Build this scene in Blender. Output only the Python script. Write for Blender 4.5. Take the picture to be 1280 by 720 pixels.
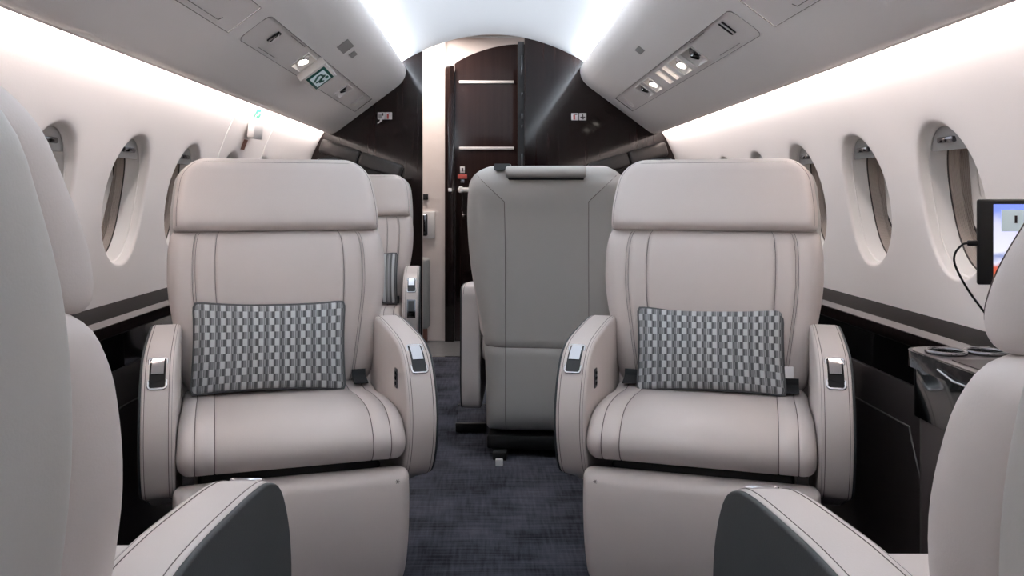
import bpy, bmesh, math, random
from mathutils import Vector, Matrix
random.seed(4)
for o in list(bpy.data.objects): bpy.data.objects.remove(o)
SC = bpy.context.scene
COL = SC.collection
rad = math.radians
F_PX, VPX, VPY, CAM_H = 1100.0, 612.0, 245.0, 0.95

# ------------------------------------------------------------------ camera
cam = bpy.data.cameras.new('camera'); cam_o = bpy.data.objects.new('camera', cam); COL.objects.link(cam_o)
cam.sensor_width = 36; cam.lens = 36 * F_PX / 1280
cam.shift_x = (640 - VPX) / 1280; cam.shift_y = -(360 - VPY) / 1280
cam_o.location = (0, 0, CAM_H); cam_o.rotation_euler = (rad(90), 0, 0)
cam.clip_start = 0.02
SC.camera = cam_o
# ------------------------------------------------------------------ world: dim grey hangar outside the windows
w = bpy.data.worlds.new('world'); SC.world = w; w.use_nodes = True
w.node_tree.nodes['Background'].inputs[0].default_value = (0.80, 0.84, 0.88, 1)
w.node_tree.nodes['Background'].inputs[1].default_value = 0.22
# ------------------------------------------------------------------ LED strips in the four coves, one dome of the entry
CX = 0.02                       # cabin centre line
Y0, Y1 = -2.8, 5.15             # cabin rear wall, forward bulkhead
def area(name, loc, direction, sx, sy, power, color, spread=180):
    l = bpy.data.lights.new(name, 'AREA'); l.shape = 'RECTANGLE'; l.size = sx; l.size_y = sy
    l.energy = power; l.color = color; l.spread = rad(spread)
    o = bpy.data.objects.new(name, l); COL.objects.link(o)
    o.location = loc
    d = Vector(direction).normalized()
    yax = Vector((0, 1, 0)); z = -d; x = yax.cross(z).normalized(); y = z.cross(x)
    o.rotation_euler = Matrix((x, y, z)).transposed().to_euler()
    return o
LEN = Y1 - Y0 - 0.06; YM = (Y0 + Y1) / 2
P_UP, P_LOW = 5.9 * LEN, 4.5 * LEN
for s in (-1, 1):
    area('ceiling_cove_led', (CX + s * 0.548, YM, 1.712), (-s * 0.93, 0, 0.37), 0.022, LEN, P_UP, (0.86, 0.93, 1.0))
    area('wall_cove_led', (CX + s * 0.955, YM, 1.346), (s * 0.16, 0, -0.99), 0.018, LEN, P_LOW, (1.0, 0.915, 0.88), 150)
area('entry_dome_led', (-0.42, 5.5, 1.99), (0, 0, -1), 0.30, 0.2, 9.0, (1.0, 0.90, 0.84))
vs = SC.view_settings
vs.view_transform = 'Standard'; vs.look = 'None'; vs.gamma = 1.0; vs.use_curve_mapping = False
vs.exposure = 0.62

# ------------------------------------------------------------------ materials
def lin(c):
    return tuple((v / 255 / 12.92 if v / 255 <= 0.04045 else ((v / 255 + 0.055) / 1.055) ** 2.4) for v in c)
M = {}
def mat(name, rgb, rough=0.5, metal=0.0, coat=0.0, bump=0.0, bscale=200.0, vary=0.0, vscale=3.0, spec=0.5, emit=0.0, sheen=0.0):
    m = bpy.data.materials.new(name); m.use_nodes = True; nt = m.node_tree; b = nt.nodes['Principled BSDF']
    c = lin(rgb)
    b.inputs['Base Color'].default_value = (*c, 1); b.inputs['Roughness'].default_value = rough
    b.inputs['Metallic'].default_value = metal; b.inputs['Coat Weight'].default_value = coat
    b.inputs['Coat Roughness'].default_value = 0.02
    b.inputs['Specular IOR Level'].default_value = spec
    b.inputs['Sheen Weight'].default_value = sheen
    if emit:
        b.inputs['Emission Color'].default_value = (*c, 1); b.inputs['Emission Strength'].default_value = emit
    tc = nt.nodes.new('ShaderNodeTexCoord')
    if bump:
        n = nt.nodes.new('ShaderNodeTexNoise'); n.inputs['Scale'].default_value = bscale; n.inputs['Detail'].default_value = 3
        bp = nt.nodes.new('ShaderNodeBump'); bp.inputs['Strength'].default_value = bump; bp.inputs['Distance'].default_value = 0.002
        nt.links.new(tc.outputs['Object'], n.inputs['Vector']); nt.links.new(n.outputs['Fac'], bp.inputs['Height'])
        nt.links.new(bp.outputs['Normal'], b.inputs['Normal'])
    if vary:
        n2 = nt.nodes.new('ShaderNodeTexNoise'); n2.inputs['Scale'].default_value = vscale; n2.inputs['Detail'].default_value = 4
        mx = nt.nodes.new('ShaderNodeMix'); mx.data_type = 'RGBA'
        mx.inputs[6].default_value = (*[v * (1 - vary) for v in c], 1); mx.inputs[7].default_value = (*[min(1, v * (1 + vary)) for v in c], 1)
        nt.links.new(tc.outputs['Object'], n2.inputs['Vector']); nt.links.new(n2.outputs['Fac'], mx.inputs[0])
        nt.links.new(mx.outputs[2], b.inputs['Base Color'])
    M[name] = m; return m
mat('leather', (215, 206, 202), 0.46, bump=0.10, bscale=420, vary=0.025, vscale=5, spec=0.35)
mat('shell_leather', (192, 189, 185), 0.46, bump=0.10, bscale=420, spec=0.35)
mat('charcoal_leather', (60, 64, 66), 0.45, bump=0.12, bscale=420, spec=0.35)
mat('stitch', (108, 98, 95), 0.8)
mat('black_plastic', (20, 20, 21), 0.5)
mat('wall_fabric', (234, 227, 224), 0.75, bump=0.10, bscale=160, vary=0.015, vscale=4)
mat('ceiling_white', (226, 229, 233), 0.5)
mat('panel_grey', (232, 228, 226), 0.55, bump=0.04, bscale=300)
mat('service_grey', (226, 221, 219), 0.5)
mat('line_dark', (118, 113, 111), 0.7)
mat('chrome', (215, 215, 218), 0.12, metal=1.0)
mat('dark_chrome', (120, 120, 124), 0.15, metal=1.0)
mat('black_glass', (10, 11, 12), 0.06, coat=0.3)
mat('brown_leather', (66, 58, 57), 0.5, bump=0.1, bscale=350)
mat('white_plastic', (228, 224, 221), 0.45)
mat('grey_mesh', (150, 147, 145), 0.8)
mat('liner_white', (232, 227, 223), 0.4)
mat('sleeve_taupe', (184, 170, 160), 0.3, vary=0.12, vscale=8)
mat('gasket', (72, 66, 62), 0.6)
mat('shade_grey', (168, 166, 164), 0.5)
mat('green', (15, 92, 82), 0.5)
mat('sign_white', (205, 222, 226), 0.5, emit=0.12)
mat('mint', (42, 134, 108), 0.6)
mat('tag_brown', (130, 88, 76), 0.7)
mat('red_tag', (176, 74, 66), 0.6)
mat('label_white', (222, 218, 218), 0.5)
mat('label_dark', (50, 34, 36), 0.6)
mat('entry_white', (226, 214, 208), 0.5)
mat('entry_tile', (110, 110, 110), 0.35, vary=0.2, vscale=20)
mat('seat_cover_grey', (150, 152, 150), 0.55)
mat('pillow_piping', (92, 94, 96), 0.8)
mat('tape_black', (8, 8, 9), 0.3, spec=0.3)
mat('lamp_lit', (255, 244, 232), 0.5, emit=5.0)
mat('padded_dark', (58, 55, 54), 0.42, bump=0.1, bscale=300)
mat('console_top', (112, 104, 102), 0.3, coat=0.5)
mat('belt_grey', (52, 54, 56), 0.7)

def lacquer(name, dark, light, scale=1.0):
    m = bpy.data.materials.new(name); m.use_nodes = True; nt = m.node_tree; b = nt.nodes['Principled BSDF']
    tc = nt.nodes.new('ShaderNodeTexCoord'); mp = nt.nodes.new('ShaderNodeMapping'); mp.inputs['Scale'].default_value = (60 * scale, 60 * scale, 2.0)
    n = nt.nodes.new('ShaderNodeTexNoise'); n.inputs['Scale'].default_value = 1.0; n.inputs['Detail'].default_value = 5
    r = nt.nodes.new('ShaderNodeValToRGB'); r.color_ramp.elements[0].position = 0.35; r.color_ramp.elements[1].position = 0.72
    r.color_ramp.elements[0].color = (*lin(dark), 1); r.color_ramp.elements[1].color = (*lin(light), 1)
    nt.links.new(tc.outputs['Object'], mp.inputs['Vector']); nt.links.new(mp.outputs[0], n.inputs['Vector'])
    nt.links.new(n.outputs['Fac'], r.inputs[0]); nt.links.new(r.outputs[0], b.inputs['Base Color'])
    b.inputs['Roughness'].default_value = 0.07; b.inputs['Coat Weight'].default_value = 0.0; b.inputs['Specular IOR Level'].default_value = 0.38; b.inputs['Coat Roughness'].default_value = 0.02
    M[name] = m
lacquer('dark_lacquer', (16, 11, 11), (38, 25, 23))
lacquer('door_lacquer', (44, 32, 31), (50, 37, 35))
lacquer('ledge_lacquer', (13, 8, 8), (27, 18, 17))
bl = M['ledge_lacquer'].node_tree.nodes['Principled BSDF']; bl.inputs['Coat Weight'].default_value = 0; bl.inputs['Specular IOR Level'].default_value = 0.02; bl.inputs['Roughness'].default_value = 0.38

def carpet():
    m = bpy.data.materials.new('carpet'); m.use_nodes = True; nt = m.node_tree; b = nt.nodes['Principled BSDF']
    tc = nt.nodes.new('ShaderNodeTexCoord')
    def streak(sx, sy, det):
        mp = nt.nodes.new('ShaderNodeMapping'); mp.inputs['Scale'].default_value = (sx, sy, 1)
        n = nt.nodes.new('ShaderNodeTexNoise'); n.inputs['Scale'].default_value = 1; n.inputs['Detail'].default_value = det
        nt.links.new(tc.outputs['Object'], mp.inputs['Vector']); nt.links.new(mp.outputs[0], n.inputs['Vector']); return n.outputs['Fac']
    def math_n(op, a, bb):
        q = nt.nodes.new('ShaderNodeMath'); q.operation = op
        for i, v in enumerate((a, bb)):
            if isinstance(v, (int, float)): q.inputs[i].default_value = v
            else: nt.links.new(v, q.inputs[i])
        return q.outputs[0]
    a = streak(6, 90, 3); c = streak(110, 9, 3); d = streak(5, 5, 5); e = streak(350, 350, 1)
    v = math_n('ADD', math_n('MULTIPLY', a, 0.32), math_n('MULTIPLY', c, 0.24))
    v = math_n('ADD', v, math_n('MULTIPLY', d, 0.52)); v = math_n('ADD', v, math_n('MULTIPLY', e, 0.12))
    r = nt.nodes.new('ShaderNodeValToRGB')
    r.color_ramp.elements[0].position = 0.46; r.color_ramp.elements[0].color = (*lin((36, 37, 43)), 1)
    r.color_ramp.elements[1].position = 0.76; r.color_ramp.elements[1].color = (*lin((98, 99, 110)), 1)
    nt.links.new(v, r.inputs[0]); nt.links.new(r.outputs[0], b.inputs['Base Color'])
    bp = nt.nodes.new('ShaderNodeBump'); bp.inputs['Strength'].default_value = 0.5; bp.inputs['Distance'].default_value = 0.003
    nt.links.new(v, bp.inputs['Height']); nt.links.new(bp.outputs[0], b.inputs['Normal'])
    b.inputs['Roughness'].default_value = 0.95; b.inputs['Specular IOR Level'].default_value = 0.1
    M['carpet'] = m
carpet()
def pillow_mat(name, periods, rows, stripes_only=False):
    m = bpy.data.materials.new(name); m.use_nodes = True; nt = m.node_tree; b = nt.nodes['Principled BSDF']
    uv = nt.nodes.new('ShaderNodeUVMap'); sp = nt.nodes.new('ShaderNodeSeparateXYZ'); nt.links.new(uv.outputs[0], sp.inputs[0])
    def mn(op, a, bb=0.0):
        q = nt.nodes.new('ShaderNodeMath'); q.operation = op
        for i, v in enumerate((a, bb)):
            if isinstance(v, (int, float)): q.inputs[i].default_value = v
            else: nt.links.new(v, q.inputs[i])
        return q.outputs[0]
    row = mn('FLOOR', mn('MULTIPLY', sp.outputs[1], rows)); par = mn('MODULO', row, 2.0)
    if stripes_only: par = mn('MULTIPLY', par, 0.0)
    u = mn('FRACT', mn('ADD', mn('MULTIPLY', sp.outputs[0], periods), mn('MULTIPLY', par, 0.36)))
    r = nt.nodes.new('ShaderNodeValToRGB'); cr = r.color_ramp; cr.interpolation = 'CONSTANT'
    stops = [(0.0, (196, 200, 202)), (0.27, (140, 142, 144)), (0.33, (82, 85, 88)), (0.42, (128, 131, 134)), (0.60, (186, 190, 192)),
             (0.64, (118, 122, 124)), (0.69, (150, 153, 155)), (0.78, (84, 87, 90)), (0.93, (120, 123, 126))]
    while len(cr.elements) < len(stops): cr.elements.new(0.99)
    for e, (p, c) in zip(cr.elements, stops): e.position = p; e.color = (*lin(c), 1)
    nt.links.new(u, r.inputs[0]); nt.links.new(r.outputs[0], b.inputs['Base Color'])
    b.inputs['Roughness'].default_value = 0.8; b.inputs['Sheen Weight'].default_value = 0.2
    M[name] = m
pillow_mat('woven_check', 9.5, 12.0)
pillow_mat('woven_stripe', 9.5, 12.0, True)
def glass_mat():
    m = bpy.data.materials.new('pane'); m.use_nodes = True; nt = m.node_tree; nt.nodes.remove(nt.nodes['Principled BSDF'])
    t = nt.nodes.new('ShaderNodeBsdfTransparent'); t.inputs[0].default_value = (0.72, 0.73, 0.73, 1)
    g = nt.nodes.new('ShaderNodeBsdfGlossy'); g.inputs['Roughness'].default_value = 0.05
    fr = nt.nodes.new('ShaderNodeFresnel'); fr.inputs[0].default_value = 1.5
    mx = nt.nodes.new('ShaderNodeMixShader'); out = nt.nodes['Material Output']
    nt.links.new(fr.outputs[0], mx.inputs[0]); nt.links.new(t.outputs[0], mx.inputs[1]); nt.links.new(g.outputs[0], mx.inputs[2]); nt.links.new(mx.outputs[0], out.inputs[0])
    M['pane'] = m
glass_mat()
def screen_mat():
    m = bpy.data.materials.new('tablet_screen'); m.use_nodes = True; nt = m.node_tree; b = nt.nodes['Principled BSDF']
    uv = nt.nodes.new('ShaderNodeUVMap'); sp = nt.nodes.new('ShaderNodeSeparateXYZ'); nt.links.new(uv.outputs[0], sp.inputs[0])
    n = nt.nodes.new('ShaderNodeTexNoise'); n.inputs['Scale'].default_value = 7; n.inputs['Detail'].default_value = 4; nt.links.new(uv.outputs[0], n.inputs['Vector'])
    ad = nt.nodes.new('ShaderNodeMath'); ad.operation = 'MULTIPLY_ADD'; ad.inputs[1].default_value = 0.14; nt.links.new(n.outputs['Fac'], ad.inputs[0]); nt.links.new(sp.outputs[1], ad.inputs[2])
    r = nt.nodes.new('ShaderNodeValToRGB'); cr = r.color_ramp
    st = [(0.05, (200, 196, 190)), (0.14, (200, 90, 60)), (0.24, (190, 80, 60)), (0.30, (205, 205, 225)), (0.38, (130, 140, 185)), (0.44, (215, 215, 230)), (0.8, (200, 200, 238)), (1.0, (120, 140, 240))]
    while len(cr.elements) < len(st): cr.elements.new(0.5)
    for e, (p, c) in zip(cr.elements, st): e.position = p; e.color = (*lin(c), 1)
    nt.links.new(ad.outputs[0], r.inputs[0]); nt.links.new(r.outputs[0], b.inputs['Emission Color'])
    b.inputs['Base Color'].default_value = (0.01, 0.01, 0.01, 1); b.inputs['Emission Strength'].default_value = 0.9; b.inputs['Roughness'].default_value = 0.1
    M['tablet_screen'] = m
screen_mat()

# ------------------------------------------------------------------ mesh helpers
def clamp(v, a=0.0, b=1.0): return max(a, min(b, v))
def lerp_tab(tab):
    """monotone cubic through the table"""
    n = len(tab); X = [p[0] for p in tab]; Y = [p[1] for p in tab]
    d = [(Y[i + 1] - Y[i]) / (X[i + 1] - X[i]) for i in range(n - 1)]
    m = [d[0]] + [(0 if d[i - 1] * d[i] <= 0 else (d[i - 1] + d[i]) / 2) for i in range(1, n - 1)] + [d[-1]]
    def f(x):
        if x <= X[0]: return Y[0]
        for i in range(n - 1):
            if x <= X[i + 1]:
                h = X[i + 1] - X[i]; t = (x - X[i]) / h
                return Y[i] * (1 + 2 * t) * (1 - t) ** 2 + m[i] * h * t * (1 - t) ** 2 + Y[i + 1] * t * t * (3 - 2 * t) + m[i + 1] * h * t * t * (t - 1)
        return Y[-1]
    return f
def mesh(name, verts, faces, weld=0.0, uvs=None, sharp=40, smooth=True):
    me = bpy.data.meshes.new(name); me.from_pydata([tuple(v) for v in verts], [], faces); me.update()
    if uvs:
        l = me.uv_layers.new(name='UVMap')
        for p in me.polygons:
            for li in p.loop_indices: l.data[li].uv = uvs[me.loops[li].vertex_index]
    bm = bmesh.new(); bm.from_mesh(me)
    if weld: bmesh.ops.remove_doubles(bm, verts=bm.verts, dist=weld)
    bmesh.ops.recalc_face_normals(bm, faces=bm.faces)
    bm.to_mesh(me); bm.free()
    if smooth:
        me.shade_smooth(); me.set_sharp_from_angle(angle=rad(sharp))
    return me
def link(name, me, material, parent=None, loc=(0, 0, 0), rot=(0, 0, 0)):
    if me.materials:
        if me.materials[0] != M[material]: me = me.copy(); me.materials[0] = M[material]
    else: me.materials.append(M[material])
    o = bpy.data.objects.new(name, me); COL.objects.link(o); o.parent = parent
    o.location = loc; o.rotation_euler = rot
    return o
def empty(name, loc=(0, 0, 0), rotz=0.0):
    o = bpy.data.objects.new(name, None); COL.objects.link(o); o.location = loc; o.rotation_euler = (0, 0, rotz); o.empty_display_size = 0.1
    return o
def tag(o, label, cat, group=None):
    o['label'] = label; o['category'] = cat
    if group: o['group'] = group
    return o
def struct(o): o['kind'] = 'structure'; return o
def box_bm(bm, sx, sy, sz, mtx=None, bevel=0.0, seg=2):
    r = bmesh.ops.create_cube(bm, size=1.0); vs_ = r['verts']
    bmesh.ops.scale(bm, vec=(sx, sy, sz), verts=vs_)
    if bevel:
        es = {e for v in vs_ for e in v.link_edges}
        rr = bmesh.ops.bevel(bm, geom=list(es), offset=bevel, segments=seg, affect='EDGES', profile=0.5)
        vs_ = [v for v in {v for f in rr['faces'] for v in f.verts} | {v for v in vs_ if v.is_valid}]
        allv = set(vs_)
        st = list(allv)
        while st:
            v = st.pop()
            for e in v.link_edges:
                o = e.other_vert(v)
                if o not in allv: allv.add(o); st.append(o)
        vs_ = list(allv)
    if mtx is not None: bmesh.ops.transform(bm, matrix=mtx, verts=vs_)
def bm_mesh(name, bm, sharp=40):
    bmesh.ops.recalc_face_normals(bm, faces=bm.faces)
    me = bpy.data.meshes.new(name); bm.to_mesh(me); bm.free(); me.shade_smooth(); me.set_sharp_from_angle(angle=rad(sharp)); return me
def box(name, c, s, material, parent=None, bevel=0.0, rot=None, seg=2):
    bm = bmesh.new(); m = Matrix.Translation(c)
    if rot is not None: m = m @ rot
    box_bm(bm, *s, mtx=m, bevel=bevel, seg=seg)
    return link(name, bm_mesh(name, bm), material, parent)
def tube_data(pts, r, closed=False, n=6):
    pts = [Vector(p) for p in pts]; N = len(pts); V = []; Fc = []
    up = None
    for i, p in enumerate(pts):
        a = pts[i - 1] if (i or closed) else p; b = pts[(i + 1) % N] if (i < N - 1 or closed) else p
        t = (b - a)
        t = t.normalized() if t.length > 1e-9 else Vector((0, 0, 1))
        if up is None:
            up = Vector((0, 0, 1)) if abs(t.z) < 0.9 else Vector((1, 0, 0))
        u = (up - t * up.dot(t))
        if u.length < 1e-6: u = t.orthogonal()
        u.normalize(); up = u; v = t.cross(u)
        rr = r[i] if isinstance(r, (list, tuple)) else r
        for k in range(n):
            an = 2 * math.pi * k / n; V.append(p + (u * math.cos(an) + v * math.sin(an)) * rr)
    for i in range(N if closed else N - 1):
        j = (i + 1) % N
        for k in range(n):
            l = (k + 1) % n; Fc.append((i * n + k, i * n + l, j * n + l, j * n + k))
    if not closed:
        Fc.append(tuple(range(n - 1, -1, -1))); Fc.append(tuple((N - 1) * n + k for k in range(n)))
    return V, Fc
def tubes_mesh(name, lines, r, closed=False, n=5):
    V = []; Fc = []
    for pts in lines:
        v, f = tube_data(pts, r, closed, n); b = len(V); V += v; Fc += [tuple(i + b for i in q) for q in f]
    return mesh(name, V, Fc, sharp=80)
def smooth_closed(pts, n=6):
    out = []; N = len(pts)
    for i in range(N):
        p0, p1, p2, p3 = (Vector(pts[(i + k - 1) % N]) for k in range(4))
        for k in range(n):
            t = k / n
            out.append(0.5 * ((2 * p1) + (p2 - p0) * t + (2 * p0 - 5 * p1 + 4 * p2 - p3) * t * t + (3 * p1 - p0 - 3 * p2 + p3) * t ** 3))
    return out
def smooth_open(pts, n=6):
    P = [Vector(p) for p in pts]; P = [P[0] * 2 - P[1]] + P + [P[-1] * 2 - P[-2]]; out = []
    for i in range(1, len(P) - 2):
        p0, p1, p2, p3 = P[i - 1:i + 3]
        for k in range(n):
            t = k / n
            out.append(0.5 * ((2 * p1) + (p2 - p0) * t + (2 * p0 - 5 * p1 + 4 * p2 - p3) * t * t + (3 * p1 - p0 - 3 * p2 + p3) * t ** 3))
    out.append(P[-2]); return out
def poly_normals(P):
    N = len(P); A = sum(P[i].x * P[(i + 1) % N].y - P[(i + 1) % N].x * P[i].y for i in range(N)); s = 1 if A > 0 else -1
    out = []
    for i in range(N):
        t = (P[(i + 1) % N] - P[i - 1]); t = t.normalized() if t.length > 1e-9 else Vector((1, 0)); out.append(Vector((t.y, -t.x)) * s)
    return out
def loft(name, prof, slices, place, sharp=40):
    """closed 2-D profile swept over slices [(x, inset)], rounded ends"""
    nr = poly_normals(prof); n = len(prof); V = []; Fc = []
    for x, ins in slices:
        for p, q in zip(prof, nr):
            a = p - q * ins; V.append(place(x, a.x, a.y))
    for j in range(len(slices) - 1):
        for k in range(n):
            l = (k + 1) % n; Fc.append((j * n + k, j * n + l, (j + 1) * n + l, (j + 1) * n + k))
    Fc.append(tuple(range(n))); Fc.append(tuple((len(slices) - 1) * n + k for k in range(n)))
    return mesh(name, V, Fc, sharp=sharp)
def round_slices(x0, x1, r, k=4, seams=(), depth=0.0025, dl=0.0025):
    S = [(x0 + r * (1 - math.cos(math.pi / 2 * i / k)), r * (1 - math.sin(math.pi / 2 * i / k))) for i in range(k + 1)]
    E = [(x1 - (x - x0), ins) for x, ins in reversed(S)]
    mid = []
    for s in sorted(seams): mid += [(s - dl, 0), (s, depth), (s + dl, 0)]
    return S + mid + E
def g(d, r):
    t = clamp(d / r); return math.sqrt(max(0.0, 1 - (1 - t) ** 2))

class Pad:
    """upholstered panel: local x across, f forward (world -y), h up"""
    def __init__(s, hw, z0, z1, F, T, Tb, r, rc_top=0.03, rc_bot=0.03, seams=(), crown=0.0, na=36, nz=30, depth=0.003, rb=None, zs=()):
        s.__dict__.update(locals())
        s.hwf = hw
    def hwe(s, z):
        v = s.hwf(z); d = s.z1 - z
        if d < s.rc_top: v -= s.rc_top * (1 - g(d, s.rc_top))
        d = z - s.z0
        if d < s.rc_bot: v -= s.rc_bot * (1 - g(d, s.rc_bot))
        return v
    def e(s, x, z, r):
        return g(s.hwe(z) - abs(x), r) * g(min(z - s.z0, s.z1 - z), r)
    def front(s, x, z, groove=True):
        e = s.e(x, z, s.r); W = max(1e-6, s.hwe(z))
        f = s.F(z) - s.T * (1 - e) + s.crown * e * (1 - (x / W) ** 2)
        return f
    def back(s, x, z):
        return s.F(z) - s.T - s.Tb * s.e(x, z, s.rb or s.r)
    def build(s, name):
        A = [math.sin(math.pi / 2 * (2 * i / s.na - 1)) for i in range(s.na + 1)]
        d = 0.0022 / s.hwf((s.z0 + s.z1) / 2)
        for q in s.seams:
            for sg in (-1, 1):
                A = [a for a in A if abs(a - sg * q) > 1.6 * d] + [sg * q - d, sg * q, sg * q + d]
        A.sort(); sd = {i for i, a in enumerate(A) if any(abs(abs(a) - q) < 1e-9 for q in s.seams)}
        zm = (s.z0 + s.z1) / 2; Z = [zm + (s.z1 - s.z0) / 2 * math.sin(math.pi / 2 * (2 * i / s.nz - 1)) for i in range(s.nz + 1)]
        zsd = set()
        for q in s.zs:
            Z = [z for z in Z if abs(z - q) > 0.004] + [q - 0.0025, q, q + 0.0025]
        Z.sort(); zsd = {i for i, z in enumerate(Z) if any(abs(z - q) < 1e-9 for q in s.zs)}
        V = []; Fc = []; na = len(A); nz = len(Z)
        for j, z in enumerate(Z):
            W = s.hwe(z)
            for i, a in enumerate(A):
                x = a * W; f = s.front(x, z) - (s.depth * s.e(x, z, s.r) if i in sd else 0); V.append((x, -f, z))
        b = len(V)
        for j, z in enumerate(Z):
            W = s.hwe(z)
            for i, a in enumerate(A):
                x = a * W; f = s.back(x, z)
                if j in zsd: f += 0.003
                V.append((x, -f, z))
        for j in range(nz - 1):
            for i in range(na - 1):
                q = (j * na + i, j * na + i + 1, (j + 1) * na + i + 1, (j + 1) * na + i)
                Fc.append(q); Fc.append(tuple(b + k for k in reversed(q)))
        return mesh(name, V, Fc, weld=1e-5, sharp=60)
    def line(s, xf, z0, z1, off=0.0008, n=24, rear=False):
        out = []
        for i in range(n + 1):
            z = z0 + (z1 - z0) * i / n; x = xf(z) if callable(xf) else xf * s.hwe(z)
            f = (s.back(x, z) - off) if rear else (s.front(x, z) + off); out.append((x, -f, z))
        return out

# ------------------------------------------------------------------ the room
R_W, HC_W = 1.145, 0.75
def wx(h): return math.sqrt(max(0.01, R_W ** 2 - (h - HC_W) ** 2))
WH0, WH1 = 0.58, 1.46            # wall panel from ledge to behind the overhead panel
W_HC, W_HH, W_HW = 0.938, 0.194, 0.146
PITCH = 0.49
def oval(t, k=1.0):
    c, s = math.cos(t), math.sin(t); n = 2.12
    return (math.copysign(abs(c) ** (2 / n), c) * W_HW * k, math.copysign(abs(s) ** (2 / n), s) * W_HH * k)
def window_ring(N=72):
    return [2 * math.pi * i / N for i in range(N)]
def build_wall(name, side, yc0, nwin):
    V = []; Fc = []
    ang = window_ring(); N = len(ang)
    rr = 0.009
    for w_ in range(nwin):
        yc = yc0 + PITCH * w_
        rings = []
        for k in range(5):
            a = math.pi / 2 * k / 4; ins = rr * (1 - math.sin(a)); out = rr * (1 - math.cos(a))   # k=4: deepest
            ins = -rr * (1 - math.sin(a)) ; dep = rr * (1 - math.sin(a))
            grow = rr * (1 - math.cos(a))
            # k=0 -> inside (deep), k=4 -> flush, grown
            ring = []
            for t in ang:
                oy, oh = oval(t); L = math.hypot(oy, oh); oy *= (L + grow) / L; oh *= (L + grow) / L
                h = W_HC + oh; ring.append((CX + side * (wx(h) + dep), yc + oy, h))
            rings.append(ring)
        y_lo, y_hi = yc - PITCH / 2, yc + PITCH / 2
        if w_ == 0: y_lo = Y0
        if w_ == nwin - 1: y_hi = Y1 + 0.02
        def rect(t):
            oy, oh = oval(t)
            sy = ((y_hi - yc) if oy > 0 else (y_lo - yc)) / oy if abs(oy) > 1e-9 else 1e9
            sh = ((WH1 - W_HC) if oh > 0 else (WH0 - W_HC)) / oh if abs(oh) > 1e-9 else 1e9
            k = min(sy, sh); return oy * k, oh * k
        for m in range(1, 7):
            q = (m / 6) ** 1.5; ring = []
            for t in ang:
                oy, oh = oval(t); L = math.hypot(oy, oh); oy *= (L + rr) / L; oh *= (L + rr) / L
                ry, rh = rect(t); y_ = oy + (ry - oy) * q; h = W_HC + oh + (rh - oh) * q
                ring.append((CX + side * wx(h), yc + y_, h))
            rings.append(ring)
        base = len(V)
        for rg in rings: V += rg
        for j in range(len(rings) - 1):
            for k in range(N):
                l = (k + 1) % N; Fc.append((base + j * N + k, base + j * N + l, base + (j + 1) * N + l, base + (j + 1) * N + k))
        # fill cell corners
        cn = [(y_lo, WH0), (y_lo, WH1), (y_hi, WH0), (y_hi, WH1)]
        last = base + (len(rings) - 1) * N
        for (cy, ch) in cn:
            best = None
            for k in range(N):
                l = (k + 1) % N; a, b = V[last + k], V[last + l]
                on = lambda p: (abs(p[1] - cy) < 1e-6, abs(p[2] - ch) < 1e-6)
                A, B = on(a), on(b)
                if (A[0] and B[1] and not A[1]) or (A[1] and B[0] and not A[0]): best = (last + k, last + l)
            if best: V.append((CX + side * wx(ch), cy, ch)); Fc.append((best[0], best[1], len(V) - 1))
    me = mesh(name, V, Fc, weld=1e-4, sharp=60)
    return struct(link(name, me, 'wall_fabric'))
YC_R, YC_L = 2.19 - 3 * PITCH, 2.19 - 3 * PITCH
wall_r = build_wall('wall_right', 1, YC_R, 9)
wall_l = build_wall('wall_left', -1, YC_L, 9)

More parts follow.
